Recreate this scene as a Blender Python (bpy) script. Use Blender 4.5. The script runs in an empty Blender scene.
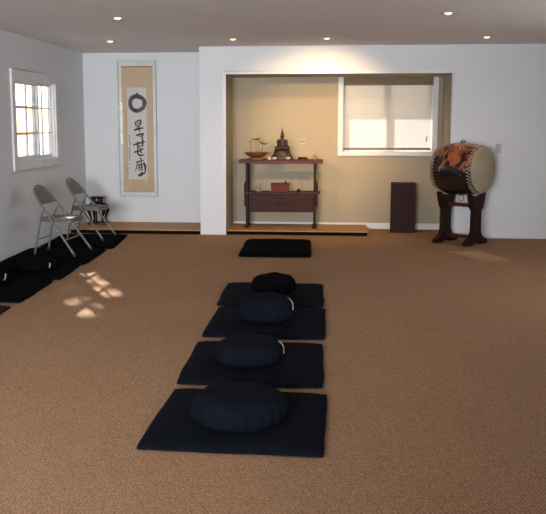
import bpy, bmesh, math, random
from mathutils import Vector, Matrix, noise
random.seed(4)
PI = math.pi
sc = bpy.context.scene
COL = sc.collection

# ------------------------------------------------------------------ camera, world, sun, exposure
FPX = 810.0
H = 1.43
TH = math.atan(110 / FPX)                      # looking slightly down
PSI = math.atan(75 / FPX * math.cos(TH))       # and slightly left
cam_d = bpy.data.cameras.new('camera')
cam = bpy.data.objects.new('camera', cam_d)
COL.objects.link(cam)
sc.camera = cam
cam_d.sensor_fit = 'HORIZONTAL'
cam_d.sensor_width = 36
cam_d.lens = FPX / 546 * 36
cam_d.shift_x = 23 / 546
cam_d.shift_y = -23 / 546
cam_d.clip_end = 300
cam.location = (0, 0, H)
cam.rotation_euler = (PI / 2 - TH, 0, PSI)

sc.view_settings.view_transform = 'Standard'
sc.view_settings.look = 'None'
sc.view_settings.gamma = 1
sc.view_settings.exposure = 0.0
sc.view_settings.use_curve_mapping = False

world = bpy.data.worlds.new('world')
sc.world = world
world.use_nodes = True
wn = world.node_tree.nodes
bg = wn['Background']
sky = wn.new('ShaderNodeTexSky')
sky.sky_type = 'NISHITA'
sky.sun_disc = False
sky.sun_elevation = math.radians(27)
sky.sun_rotation = math.radians(-28)
sky.air_density = 1.0
sky.dust_density = 3.0
world.node_tree.links.new(sky.outputs[0], bg.inputs[0])
bg.inputs[1].default_value = 0.38

SUN_TO = Vector((-0.47, 0.885, 1.0 * math.tan(math.radians(27)))).normalized()
sd = bpy.data.lights.new('sun', 'SUN')
sd.energy = 21.0
sd.angle = math.radians(0.6)
sd.color = (1.0, 0.96, 0.90)
so = bpy.data.objects.new('sun', sd)
so.rotation_euler = SUN_TO.to_track_quat('Z', 'Y').to_euler()
so.location = (-10, 20, 12)
COL.objects.link(so)


def area(name, loc, aim, sx, sy, power, color):
    l = bpy.data.lights.new(name, 'AREA')
    l.shape = 'RECTANGLE'
    l.size = sx
    l.size_y = sy
    l.energy = power
    l.color = color
    o = bpy.data.objects.new(name, l)
    o.location = loc
    o.rotation_euler = (Vector(loc) - Vector(aim)).to_track_quat('Z', 'Y').to_euler()
    COL.objects.link(o)
    return o


# added fill lamps standing in for daylight, behind the camera and on the right
FILL_COLOR = (0.97, 0.97, 1.0)
area('rear_fill_lamp', (-1.6, -1.62, 1.45), (-2.0, 11, 1.3), 2.0, 1.3, 136, FILL_COLOR).data.spread = math.radians(68)
area('rear_fill_lamp', (1.6, -1.62, 1.45), (-0.6, 11, 1.5), 2.0, 1.3, 38, FILL_COLOR).data.spread = math.radians(140)
area('right_fill_lamp', (3.72, 6.6, 1.5), (0, 6.6, 1.4), 2.0, 1.1, 38, FILL_COLOR)

CEIL = 2.40
XL, XR, YR = -3.35, 3.6, -1.5
YA, YB = 10.38, 11.17

# ------------------------------------------------------------------ materials


def mat(name, col, rough=0.6, metal=0.0, col2=None, scale=8.0, detail=3.0, bump=0.0, bscale=60.0, spec=0.5,
        coat=0.0, stretch=None, sheen=0.0):
    m = bpy.data.materials.new(name)
    m.use_nodes = True
    nt = m.node_tree
    b = nt.nodes['Principled BSDF']
    b.inputs['Roughness'].default_value = rough
    b.inputs['Metallic'].default_value = metal
    b.inputs['Specular IOR Level'].default_value = spec
    b.inputs['Coat Weight'].default_value = coat
    b.inputs['Sheen Weight'].default_value = sheen
    tc = nt.nodes.new('ShaderNodeTexCoord')
    mp = nt.nodes.new('ShaderNodeMapping')
    nt.links.new(tc.outputs['Object'], mp.inputs[0])
    if stretch:
        mp.inputs['Scale'].default_value = stretch
    n = nt.nodes.new('ShaderNodeTexNoise')
    n.inputs['Scale'].default_value = scale
    n.inputs['Detail'].default_value = detail
    nt.links.new(mp.outputs[0], n.inputs['Vector'])
    r = nt.nodes.new('ShaderNodeValToRGB')
    c2 = col2 or tuple(c * 0.88 for c in col)
    r.color_ramp.elements[0].position = 0.35
    r.color_ramp.elements[1].position = 0.68
    r.color_ramp.elements[0].color = (*c2, 1)
    r.color_ramp.elements[1].color = (*col, 1)
    nt.links.new(n.outputs['Fac'], r.inputs[0])
    nt.links.new(r.outputs[0], b.inputs['Base Color'])
    if bump:
        n2 = nt.nodes.new('ShaderNodeTexNoise')
        n2.inputs['Scale'].default_value = bscale
        nt.links.new(mp.outputs[0], n2.inputs['Vector'])
        bp = nt.nodes.new('ShaderNodeBump')
        bp.inputs['Strength'].default_value = bump
        bp.inputs['Distance'].default_value = 0.004
        nt.links.new(n2.outputs['Fac'], bp.inputs['Height'])
        nt.links.new(bp.outputs[0], b.inputs['Normal'])
    return m


def emis(name, col, strength):
    m = bpy.data.materials.new(name)
    m.use_nodes = True
    b = m.node_tree.nodes['Principled BSDF']
    b.inputs['Base Color'].default_value = (*col, 1)
    b.inputs['Emission Color'].default_value = (*col, 1)
    b.inputs['Emission Strength'].default_value = strength
    return m


def carpet_mat():
    m = bpy.data.materials.new('berber_carpet')
    m.use_nodes = True
    nt = m.node_tree
    N = nt.nodes.new
    L = nt.links.new
    b = nt.nodes['Principled BSDF']
    b.inputs['Roughness'].default_value = 0.95
    b.inputs['Specular IOR Level'].default_value = 0.1
    tc = N('ShaderNodeTexCoord')
    mp = N('ShaderNodeMapping')
    mp.inputs['Rotation'].default_value = (0, 0, math.radians(38))
    L(tc.outputs['Object'], mp.inputs[0])
    # rows of loops: two crossing waves plus cell noise
    w = N('ShaderNodeTexWave')
    w.wave_type = 'BANDS'
    w.bands_direction = 'X'
    w.inputs['Scale'].default_value = 22
    w.inputs['Distortion'].default_value = 5
    w.inputs['Detail'].default_value = 2
    w.inputs['Detail Scale'].default_value = 6
    L(mp.outputs[0], w.inputs['Vector'])
    w2 = N('ShaderNodeTexWave')
    w2.bands_direction = 'Y'
    w2.inputs['Scale'].default_value = 30
    w2.inputs['Distortion'].default_value = 4
    w2.inputs['Detail Scale'].default_value = 4
    L(mp.outputs[0], w2.inputs['Vector'])
    v = N('ShaderNodeTexVoronoi')
    v.inputs['Scale'].default_value = 95
    L(mp.outputs[0], v.inputs['Vector'])
    a = N('ShaderNodeMath')
    a.operation = 'ADD'
    L(w.outputs['Fac'], a.inputs[0])
    L(w2.outputs['Fac'], a.inputs[1])
    a2 = N('ShaderNodeMath')
    a2.operation = 'SUBTRACT'
    L(a.outputs[0], a2.inputs[0])
    L(v.outputs['Distance'], a2.inputs[1])
    r = N('ShaderNodeValToRGB')
    r.color_ramp.elements[0].position = 0.0
    r.color_ramp.elements[0].color = (0.225, 0.126, 0.066, 1)
    r.color_ramp.elements[1].position = 1.0
    r.color_ramp.elements[1].color = (0.60, 0.37, 0.215, 1)
    hm = N('ShaderNodeMath')
    hm.operation = 'MULTIPLY'
    hm.inputs[1].default_value = 0.55
    L(a2.outputs[0], hm.inputs[0])
    L(hm.outputs[0], r.inputs[0])
    # wide soft wear
    n = N('ShaderNodeTexNoise')
    n.inputs['Scale'].default_value = 1.3
    L(tc.outputs['Object'], n.inputs['Vector'])
    mr = N('ShaderNodeMapRange')
    mr.inputs[3].default_value = 0.93
    mr.inputs[4].default_value = 1.07
    L(n.outputs['Fac'], mr.inputs[0])
    mx = N('ShaderNodeVectorMath')
    mx.operation = 'SCALE'
    L(r.outputs[0], mx.inputs[0])
    L(mr.outputs[0], mx.inputs['Scale'])
    L(mx.outputs[0], b.inputs['Base Color'])
    bp = N('ShaderNodeBump')
    bp.inputs['Strength'].default_value = 0.5
    bp.inputs['Distance'].default_value = 0.006
    L(a2.outputs[0], bp.inputs['Height'])
    L(bp.outputs[0], b.inputs['Normal'])
    return m


def pane_mat(name, tint=(1, 1, 1), ior=1.45, gloss=1.0):
    m = bpy.data.materials.new(name)
    m.use_nodes = True
    nt = m.node_tree
    for x in list(nt.nodes):
        if x.type == 'BSDF_PRINCIPLED':
            nt.nodes.remove(x)
    out = nt.nodes['Material Output']
    t = nt.nodes.new('ShaderNodeBsdfTransparent')
    t.inputs[0].default_value = (*tint, 1)
    g = nt.nodes.new('ShaderNodeBsdfGlossy')
    g.inputs['Roughness'].default_value = 0.02
    f = nt.nodes.new('ShaderNodeLayerWeight')
    pw = nt.nodes.new('ShaderNodeMath')
    pw.operation = 'POWER'
    pw.inputs[1].default_value = 5
    nt.links.new(f.outputs['Facing'], pw.inputs[0])
    k = nt.nodes.new('ShaderNodeMath')
    k.operation = 'MULTIPLY_ADD'
    k.inputs[1].default_value = 0.9 * gloss
    k.inputs[2].default_value = 0.04 * gloss
    nt.links.new(pw.outputs[0], k.inputs[0])
    mx = nt.nodes.new('ShaderNodeMixShader')
    nt.links.new(k.outputs[0], mx.inputs[0])
    nt.links.new(t.outputs[0], mx.inputs[1])
    nt.links.new(g.outputs[0], mx.inputs[2])
    nt.links.new(mx.outputs[0], out.inputs[0])
    return m


def blind_mat():
    m = bpy.data.materials.new('blind_cloth')
    m.use_nodes = True
    nt = m.node_tree
    for x in list(nt.nodes):
        if x.type == 'BSDF_PRINCIPLED':
            nt.nodes.remove(x)
    out = nt.nodes['Material Output']
    tc = nt.nodes.new('ShaderNodeTexCoord')
    w = nt.nodes.new('ShaderNodeTexWave')
    w.bands_direction = 'Z'
    w.inputs['Scale'].default_value = 12
    w.inputs['Distortion'].default_value = 1.5
    nt.links.new(tc.outputs['Object'], w.inputs['Vector'])
    r = nt.nodes.new('ShaderNodeValToRGB')
    r.color_ramp.elements[0].color = (0.44, 0.43, 0.425, 1)
    r.color_ramp.elements[1].color = (0.49, 0.48, 0.475, 1)
    nt.links.new(w.outputs['Fac'], r.inputs[0])
    d = nt.nodes.new('ShaderNodeBsdfDiffuse')
    t = nt.nodes.new('ShaderNodeBsdfTranslucent')
    p = nt.nodes.new('ShaderNodeBsdfTransparent')
    nt.links.new(r.outputs[0], d.inputs[0])
    nt.links.new(r.outputs[0], t.inputs[0])
    m1 = nt.nodes.new('ShaderNodeMixShader')
    m1.inputs[0].default_value = 0.19
    nt.links.new(d.outputs[0], m1.inputs[1])
    nt.links.new(t.outputs[0], m1.inputs[2])
    m2 = nt.nodes.new('ShaderNodeMixShader')
    m2.inputs[0].default_value = 0.06
    nt.links.new(m1.outputs[0], m2.inputs[1])
    nt.links.new(p.outputs[0], m2.inputs[2])
    nt.links.new(m2.outputs[0], out.inputs[0])
    return m


def lacquer_mat():
    """black lacquer with drifting flame and cloud shapes in orange, gold and red on its upper side"""
    m = bpy.data.materials.new('painted_drum_lacquer')
    m.use_nodes = True
    nt = m.node_tree
    N = nt.nodes.new
    L = nt.links.new
    b = nt.nodes['Principled BSDF']
    b.inputs['Roughness'].default_value = 0.22
    b.inputs['Coat Weight'].default_value = 0.5
    tc = N('ShaderNodeTexCoord')
    n = N('ShaderNodeTexNoise')
    n.inputs['Scale'].default_value = 4.2
    n.inputs['Detail'].default_value = 2.5
    n.inputs['Distortion'].default_value = 2.2
    L(tc.outputs['Object'], n.inputs['Vector'])
    sx = N('ShaderNodeSeparateXYZ')
    L(tc.outputs['Object'], sx.inputs[0])
    # painted area: upper part of the barrel (object z up)
    mr = N('ShaderNodeMapRange')
    mr.inputs[1].default_value = -0.12
    mr.inputs[2].default_value = 0.20
    mr.inputs[3].default_value = -0.16
    mr.inputs[4].default_value = 0.10
    L(sx.outputs['Z'], mr.inputs[0])
    ad = N('ShaderNodeMath')
    ad.operation = 'ADD'
    L(n.outputs['Fac'], ad.inputs[0])
    L(mr.outputs[0], ad.inputs[1])
    r = N('ShaderNodeValToRGB')
    cr = r.color_ramp
    cr.elements[0].position = 0.0
    cr.elements[0].color = (0.008, 0.006, 0.006, 1)
    cr.elements[1].position = 1.0
    cr.elements[1].color = (0.70, 0.42, 0.14, 1)
    for pos, c in ((0.50, (0.010, 0.007, 0.007, 1)), (0.53, (0.20, 0.030, 0.015, 1)), (0.57, (0.30, 0.085, 0.02, 1)),
                   (0.66, (0.33, 0.12, 0.035, 1)), (0.69, (0.28, 0.02, 0.015, 1)), (0.73, (0.02, 0.01, 0.01, 1)), (0.77, (0.62, 0.32, 0.08, 1))):
        e = cr.elements.new(pos)
        e.color = c
    L(ad.outputs[0], r.inputs[0])
    L(r.outputs[0], b.inputs['Base Color'])
    return m


M = {}
M['wall'] = mat('white_wall_paint', (0.63, 0.65, 0.67), 0.75, col2=(0.615, 0.635, 0.655), scale=2, bump=0.25, bscale=140, spec=0.3)
M['ceiling'] = mat('ceiling_paint', (0.74, 0.71, 0.70), 0.85, col2=(0.72, 0.69, 0.68), scale=2, bump=0.35, bscale=110, spec=0.2)
M['beige'] = mat('cream_alcove_paint', (0.36, 0.310, 0.225), 0.75, col2=(0.35, 0.30, 0.218), scale=2, bump=0.2, bscale=140, spec=0.3)
M['trim'] = mat('white_trim_paint', (0.68, 0.68, 0.69), 0.45, scale=3)
M['carpet'] = carpet_mat()
M['glass'] = pane_mat('window_glass')
M['acrylic'] = pane_mat('clear_acrylic', (0.97, 0.98, 0.98), 1.45, 1.0)
M['blind'] = blind_mat()
M['valance'] = mat('brown_valance', (0.20, 0.14, 0.075), 0.7, scale=20)
M['oak'] = mat('oak_board', (0.44, 0.235, 0.09), 0.6, col2=(0.35, 0.18, 0.065), scale=3, stretch=(1.5, 14, 14), detail=5)
M['black_kick'] = mat('black_kick_board', (0.006, 0.005, 0.005), 0.9, spec=0.05)
M['rosewood'] = mat('red_brown_wood', (0.095, 0.024, 0.016), 0.45, col2=(0.036, 0.011, 0.008), scale=4, stretch=(2, 12, 12), detail=5, spec=0.15)
M['cabinet_wood'] = mat('deep_brown_wood', (0.055, 0.018, 0.012), 0.5, col2=(0.024, 0.009, 0.007), scale=4, stretch=(2, 12, 12), detail=5, spec=0.12)
M['darkwood'] = mat('dark_brown_wood', (0.026, 0.010, 0.008), 0.5, col2=(0.014, 0.006, 0.005), scale=5, stretch=(8, 8, 1.5), spec=0.12)
M['redwood'] = mat('dark_red_wood', (0.055, 0.006, 0.006), 0.5, scale=6)
M['black_cloth'] = mat('black_cotton', (0.0028, 0.0028, 0.0034), 1.0, col2=(0.002, 0.002, 0.0026), scale=6, bump=0.3, bscale=300, spec=0.03)
M['navy_cloth'] = mat('navy_black_cotton', (0.0052, 0.0068, 0.0115), 1.0, col2=(0.004, 0.0052, 0.009), scale=6, bump=0.3, bscale=300, spec=0.05)
M['maroon_cloth'] = mat('maroon_cotton', (0.020, 0.004, 0.004), 0.95, scale=6, spec=0.15)
M['label'] = mat('white_tape', (0.36, 0.36, 0.38), 0.8)
M['chair_metal'] = mat('grey_enamelled_steel', (0.145, 0.14, 0.135), 0.4, metal=0.1, scale=10)
M['chair_vinyl'] = mat('grey_vinyl', (0.10, 0.10, 0.095), 0.5, col2=(0.08, 0.08, 0.076), scale=14, bump=0.2, bscale=200)
M['chair_seat'] = mat('beige_grey_vinyl', (0.17, 0.15, 0.135), 0.65, scale=8, spec=0.2)
M['rubber'] = mat('dark_rubber', (0.03, 0.03, 0.03), 0.8)
M['chrome'] = mat('polished_metal', (0.7, 0.7, 0.68), 0.2, metal=1.0)
M['blackmetal'] = mat('black_iron', (0.02, 0.02, 0.02), 0.4, metal=0.6)
M['lacquer_black'] = mat('black_lacquer', (0.010, 0.010, 0.012), 0.2, coat=0.5)
M['drum_paint'] = lacquer_mat()
M['skin'] = mat('drum_hide', (0.36, 0.30, 0.19), 0.7, col2=(0.31, 0.25, 0.155), scale=5)
M['tack'] = mat('pale_hide_fold', (0.26, 0.235, 0.18), 0.5)
M['bronze'] = mat('dark_bronze', (0.030, 0.013, 0.010), 0.45, metal=0.2, col2=(0.016, 0.007, 0.006), scale=18, coat=0.0)
M['gold'] = mat('worn_gold', (0.20, 0.13, 0.07), 0.4, metal=0.7)
M['terracotta'] = mat('brown_glazed_clay', (0.23, 0.095, 0.045), 0.35, col2=(0.15, 0.06, 0.03), scale=14, coat=0.3)
M['green'] = mat('leaf_green', (0.22, 0.26, 0.05), 0.6, col2=(0.15, 0.19, 0.035), scale=20)
M['stem'] = mat('stem_brown_green', (0.13, 0.12, 0.04), 0.6)
M['tree_leaf'] = mat('tree_leaf', (0.06, 0.13, 0.03), 0.6)
M['bark'] = mat('bark', (0.12, 0.08, 0.05), 0.9)
M['porcelain'] = mat('pinkish_white_porcelain', (0.50, 0.38, 0.35), 0.3, coat=0.4)
M['cream_wax'] = mat('cream_wax', (0.80, 0.66, 0.38), 0.5)
M['dark_red_cup'] = mat('dark_red_glaze', (0.06, 0.015, 0.012), 0.25, coat=0.5)
M['pink_jar'] = mat('pink_brown_glaze', (0.30, 0.14, 0.11), 0.3, coat=0.3)
M['redbox'] = mat('brick_red_lacquer', (0.10, 0.026, 0.018), 0.6, spec=0.15)
M['speaker'] = mat('dark_maroon_veneer', (0.030, 0.012, 0.010), 0.55, col2=(0.022, 0.009, 0.008), scale=6, stretch=(8, 8, 1), spec=0.1)
M['grille'] = mat('dark_maroon_grille', (0.018, 0.0075, 0.0065), 0.95, bump=0.5, bscale=400, spec=0.05)
M['silk'] = mat('tan_silk_mount', (0.58, 0.42, 0.255), 0.7, col2=(0.54, 0.385, 0.23), scale=40)
M['paper'] = mat('aged_white_paper', (0.66, 0.62, 0.60), 0.85, col2=(0.62, 0.58, 0.555), scale=10)
M['backing'] = mat('white_backing_board', (0.74, 0.74, 0.73), 0.6)
M['ink'] = mat('black_ink', (0.020, 0.018, 0.022), 0.8)
M['ink_grey'] = mat('thin_grey_ink', (0.13, 0.11, 0.11), 0.8)
M['enso_ink'] = mat('enso_ink', (0.035, 0.032, 0.030), 0.8, col2=(0.055, 0.052, 0.048), scale=30)
M['enso_purple'] = mat('purple_black_ink', (0.035, 0.014, 0.040), 0.8)
M['seal'] = mat('faint_red_seal', (0.50, 0.34, 0.32), 0.8)
M['plate'] = mat('ivory_plate', (0.50, 0.43, 0.31), 0.4)
M['plate_grey'] = mat('light_grey_plate', (0.42, 0.42, 0.44), 0.4)
M['slot'] = mat('dark_slot', (0.05, 0.03, 0.02), 0.6)
M['concrete'] = mat('outside_paving', (0.30, 0.29, 0.27), 0.9, scale=3)
M['stucco'] = mat('outside_stucco', (0.55, 0.52, 0.46), 0.9)
M['lamp'] = emis('warm_lamp', (1.0, 0.80, 0.55), 1.3)
M['can'] = mat('satin_reflector', (0.55, 0.50, 0.44), 0.35, metal=0.6)

# ------------------------------------------------------------------ mesh helpers


class MB:
    def __init__(s):
        s.v = []
        s.f = []

    def add(s, vs, fs):
        k = len(s.v)
        s.v += [tuple(v) for v in vs]
        s.f += [tuple(i + k for i in f) for f in fs]
        return s

    def box(s, x0, x1, y0, y1, z0, z1):
        vs = [(x, y, z) for z in (z0, z1) for y in (y0, y1) for x in (x0, x1)]
        fs = [(0, 2, 3, 1), (4, 5, 7, 6), (0, 1, 5, 4), (2, 6, 7, 3), (0, 4, 6, 2), (1, 3, 7, 5)]
        return s.add(vs, fs)

    def tube(s, pts, r, n=10, closed=False, cap=True):
        pts = [Vector(p) for p in pts]
        m = len(pts)
        rs = r if isinstance(r, (list, tuple)) else [r] * m
        up = None
        rings = []
        for i, p in enumerate(pts):
            if closed:
                t = (pts[(i + 1) % m] - pts[i - 1]).normalized()
            else:
                t = (pts[min(i + 1, m - 1)] - pts[max(i - 1, 0)]).normalized()
            if up is None:
                a = Vector((0, 0, 1)) if abs(t.z) < 0.9 else Vector((1, 0, 0))
                up = t.cross(a).normalized()
            else:
                up = (up - t * up.dot(t)).normalized()
            w = t.cross(up)
            rings.append([p + (up * math.cos(2 * PI * k / n) + w * math.sin(2 * PI * k / n)) * rs[i] for k in range(n)])
        vs = [v for rg in rings for v in rg]
        fs = []
        for i in range(m if closed else m - 1):
            j = (i + 1) % m
            for k in range(n):
                fs.append((i * n + k, i * n + (k + 1) % n, j * n + (k + 1) % n, j * n + k))
        if cap and not closed:
            fs.append(tuple(range(n - 1, -1, -1)))
            fs.append(tuple((m - 1) * n + k for k in range(n)))
        return s.add(vs, fs)

    def lathe(s, prof, c=(0, 0, 0), n=28, fn=None, axis='z'):
        """prof: (radius, height) from bottom to top, closed with caps when the radius is not 0"""
        vs = []
        fs = []
        for r, h in prof:
            for k in range(n):
                a = 2 * PI * k / n
                rr = fn(r, h, a) if fn else r
                if axis == 'z':
                    vs.append((c[0] + rr * math.cos(a), c[1] + rr * math.sin(a), c[2] + h))
                else:
                    vs.append((c[0] + h, c[1] + rr * math.cos(a), c[2] + rr * math.sin(a)))
        m = len(prof)
        for i in range(m - 1):
            for k in range(n):
                fs.append((i * n + k, i * n + (k + 1) % n, (i + 1) * n + (k + 1) % n, (i + 1) * n + k))
        fs.append(tuple(range(n - 1, -1, -1)))
        fs.append(tuple((m - 1) * n + k for k in range(n)))
        return s.add(vs, fs)

    def ball(s, c, r, n=16, m=10):
        if not isinstance(r, (list, tuple)):
            r = (r, r, r)
        prof = []
        vs = []
        fs = []
        for i in range(m + 1):
            b = -PI / 2 + PI * i / m
            for k in range(n):
                a = 2 * PI * k / n
                q = max(math.cos(b), 0.001)
                vs.append((c[0] + r[0] * q * math.cos(a), c[1] + r[1] * q * math.sin(a), c[2] + r[2] * math.sin(b)))
        for i in range(m):
            for k in range(n):
                fs.append((i * n + k, i * n + (k + 1) % n, (i + 1) * n + (k + 1) % n, (i + 1) * n + k))
        return s.add(vs, fs)

    def prism(s, outline, y0, y1, plane='xz'):
        """extrude an outline given in x,z between y0 and y1 (or in x,y between z)"""
        n = len(outline)
        if plane == 'xz':
            vs = [(a, y0, b) for a, b in outline] + [(a, y1, b) for a, b in outline]
        elif plane == 'yz':
            vs = [(y0, a, b) for a, b in outline] + [(y1, a, b) for a, b in outline]
        else:
            vs = [(a, b, y0) for a, b in outline] + [(a, b, y1) for a, b in outline]
        fs = [tuple(range(n)), tuple(range(2 * n - 1, n - 1, -1))]
        for i in range(n):
            j = (i + 1) % n
            fs.append((i, i + n, j + n, j))
        return s.add(vs, fs)

    def build(s, name, m, parent=None, smooth=False, bevel=0.0, loc=None, segs=2, angle=40):
        me = bpy.data.meshes.new(name)
        me.from_pydata(s.v, [], s.f)
        bm = bmesh.new()
        bm.from_mesh(me)
        bmesh.ops.remove_doubles(bm, verts=bm.verts, dist=1e-5)
        bmesh.ops.recalc_face_normals(bm, faces=bm.faces)
        bm.to_mesh(me)
        bm.free()
        me.materials.append(m)
        o = bpy.data.objects.new(name, me)
        COL.objects.link(o)
        if smooth:
            for p in me.polygons:
                p.use_smooth = True
            try:
                me.set_sharp_from_angle(angle=math.radians(angle))
            except Exception:
                pass
        if bevel:
            b = o.modifiers.new('bevel', 'BEVEL')
            b.width = bevel
            b.segments = segs
            b.limit_method = 'ANGLE'
        if parent:
            o.parent = parent
        if loc:
            o.location = loc
        return o


def tag(o, label, cat, group=None, kind=None):
    if label:
        o['label'] = label
    if cat:
        o['category'] = cat
    if group:
        o['group'] = group
    if kind:
        o['kind'] = kind
    return o


def thing(name, label, cat, loc=(0, 0, 0), rz=0.0, group=None):
    o = bpy.data.objects.new(name, None)
    o.empty_display_size = 0.1
    COL.objects.link(o)
    o.location = loc
    o.rotation_euler = (0, 0, rz)
    return tag(o, label, cat, group)


def struct(o):
    o['kind'] = 'structure'
    return o


def dup(root, loc, rz=0.0, label=None, group=None):
    r = root.copy()
    COL.objects.link(r)
    r.location = loc
    r.rotation_euler = (0, 0, rz)
    if label:
        r['label'] = label
    if group:
        r['group'] = group
    for ch in list(root.children):
        c = ch.copy()
        COL.objects.link(c)
        c.parent = r
        for g in ch.children:
            d = g.copy()
            COL.objects.link(d)
            d.parent = c
    return r


# ------------------------------------------------------------------ the room
WT = 0.15


def wall_y(mb, y0, y1, xa, xb, holes):
    """wall in the XZ plane with rectangular holes (x0,x1,z0,z1), side by side"""
    x = xa
    for hx0, hx1, hz0, hz1 in sorted(holes):
        mb.box(x, hx0, y0, y1, 0, CEIL)
        mb.box(hx0, hx1, y0, y1, 0, hz0)
        if hz1 < CEIL:
            mb.box(hx0, hx1, y0, y1, hz1, CEIL)
        x = hx1
    mb.box(x, xb, y0, y1, 0, CEIL)


def wall_x(mb, x0, x1, ya, yb, holes):
    y = ya
    for hy0, hy1, hz0, hz1 in sorted(holes):
        mb.box(x0, x1, y, hy0, 0, CEIL)
        mb.box(x0, x1, hy0, hy1, 0, hz0)
        mb.box(x0, x1, hy0, hy1, hz1, CEIL)
        y = hy1
    mb.box(x0, x1, y, yb, 0, CEIL)


struct(MB().box(XL, XR, YR, YB, -0.12, 0).build('floor', M['carpet']))
struct(MB().box(XL - WT, XR + WT, YR - WT, YB + WT, CEIL, CEIL + 0.12).build('ceiling', M['ceiling']))

LW = (8.60, 9.92, 1.02, 1.92)                   # opening in the left wall: y, y, z, z
BW = (0.242, 1.437, 1.058, 2.052)                 # opening in the alcove wall: x, x, z, z
AX0, AX1, AZ = -1.265, 1.565, 2.055             # alcove opening

w = MB()
wall_x(w, XL - 0.085, XL, YR - WT, YB + WT, [LW])
struct(w.build('wall_left', M['wall']))
w = MB()
wall_x(w, XR, XR + WT, YR - WT, YB + WT, [(5.6, 7.6, 0.95, 2.05)])
struct(w.build('wall_right', M['wall']))
w = MB()
wall_y(w, YR - WT, YR, XL, XR, [(-2.6, -0.6, 0.8, 2.1), (0.6, 2.6, 0.8, 2.1)])
struct(w.build('wall_front', M['wall']))
w = MB()
wall_y(w, YB, YB + WT, XL, XR, [BW])
w.box(-1.6, AX0 - 0.01, YA, YB, 0, CEIL)         # pillar between scroll recess and alcove
w.box(AX1 + 0.01, XR, YA, YB, 0, CEIL)
w.box(AX0 - 0.01, AX1 + 0.01, YA, YB, AZ + 0.01, CEIL)
struct(w.build('wall_back', M['wall']))
w = MB()
w.box(AX0 - 0.01, AX0, YA + 0.02, YB - 0.01, 0, AZ + 0.01)
w.box(AX1, AX1 + 0.01, YA + 0.02, YB - 0.01, 0, AZ + 0.01)
w.box(AX0, AX1, YA + 0.02, YB - 0.01, AZ, AZ + 0.01)
w.box(AX0 - 0.01, BW[0], YB - 0.01, YB, 0, AZ + 0.01)
w.box(BW[1], AX1 + 0.01, YB - 0.01, YB, 0, AZ + 0.01)
w.box(BW[0], BW[1], YB - 0.01, YB, 0, BW[2])
w.box(BW[0], BW[1], YB - 0.01, YB, BW[3], AZ + 0.01)
struct(w.build('wall_alcove', M['beige']))

# thin white casing round the alcove opening
w = MB()
w.box(AX0 - 0.035, AX0, YA - 0.012, YA + 0.02, 0, AZ + 0.035)
w.box(AX1, AX1 + 0.045, YA - 0.012, YA + 0.02, 0, AZ + 0.035)
w.box(AX0, AX1, YA - 0.012, YA + 0.02, AZ, AZ + 0.035)
struct(w.build('trim_1', M['trim'], bevel=0.004))
# baseboards
struct(MB().box(AX0, AX1, YB - 0.024, YB - 0.01, 0, 0.085).build('baseboard_alcove', M['trim'], bevel=0.004))
struct(MB().box(AX1 + 0.045, XR, YA - 0.014, YA, 0, 0.06).build('baseboard_back', M['trim'], bevel=0.004))
struct(MB().box(XR - 0.014, XR, YR, YA - 0.014, 0, 0.06).build('baseboard_right', M['trim'], bevel=0.004))

# raised boards in the scroll recess and in the alcove
def platform(name, x0, x1, y0, y1, label):
    p = thing(name, label, 'platform', ((x0 + x1) / 2, (y0 + y1) / 2, 0))
    a, b = (x1 - x0) / 2, (y1 - y0) / 2
    MB().box(-a, a, -b, b, 0.045, 0.06).build('top_board', M['oak'], p, bevel=0.003)
    k = MB().box(-a + 0.01, a - 0.01, -b + 0.008, b - 0.01, 0, 0.045).build('kick_board', M['black_kick'], p)
    k['label'] = 'black recessed kick board'
    return p


platform('low_platform', XL + 0.004, -1.604, YA - 0.01, YB - 0.004, 'long low oak platform in the recess below the hanging scroll')
platform('low_platform', AX0 + 0.004, 0.565, YA + 0.03, YB - 0.028, 'low oak platform under the altar table in the cream alcove')

# ---- left window: casing, two sashes with muntins
root = struct(thing('window_1', 'white divided sliding window in the left wall above the folding chairs', 'window'))
del root['category']
y0, y1, z0, z1 = LW
c = MB()
c.box(XL, XL + 0.022, y0 - 0.10, y0, z0 - 0.10, z1 + 0.10)
c.box(XL, XL + 0.022, y1, y1 + 0.10, z0 - 0.10, z1 + 0.10)
c.box(XL, XL + 0.022, y0, y1, z1, z1 + 0.10)
c.box(XL, XL + 0.022, y0, y1, z0 - 0.10, z0)
c.build('casing', M['trim'], root, bevel=0.004)
j = MB()
j.box(XL - 0.085, XL, y0, y0 + 0.012, z0, z1)
j.box(XL - 0.085, XL, y1 - 0.012, y1, z0, z1)
j.box(XL - 0.085, XL, y0 + 0.012, y1 - 0.012, z0, z0 + 0.012)
j.box(XL - 0.085, XL, y0 + 0.012, y1 - 0.012, z1 - 0.012, z1)
j.build('jamb', M['trim'], root)
ym = y0 + 0.56 * (y1 - y0)


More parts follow.
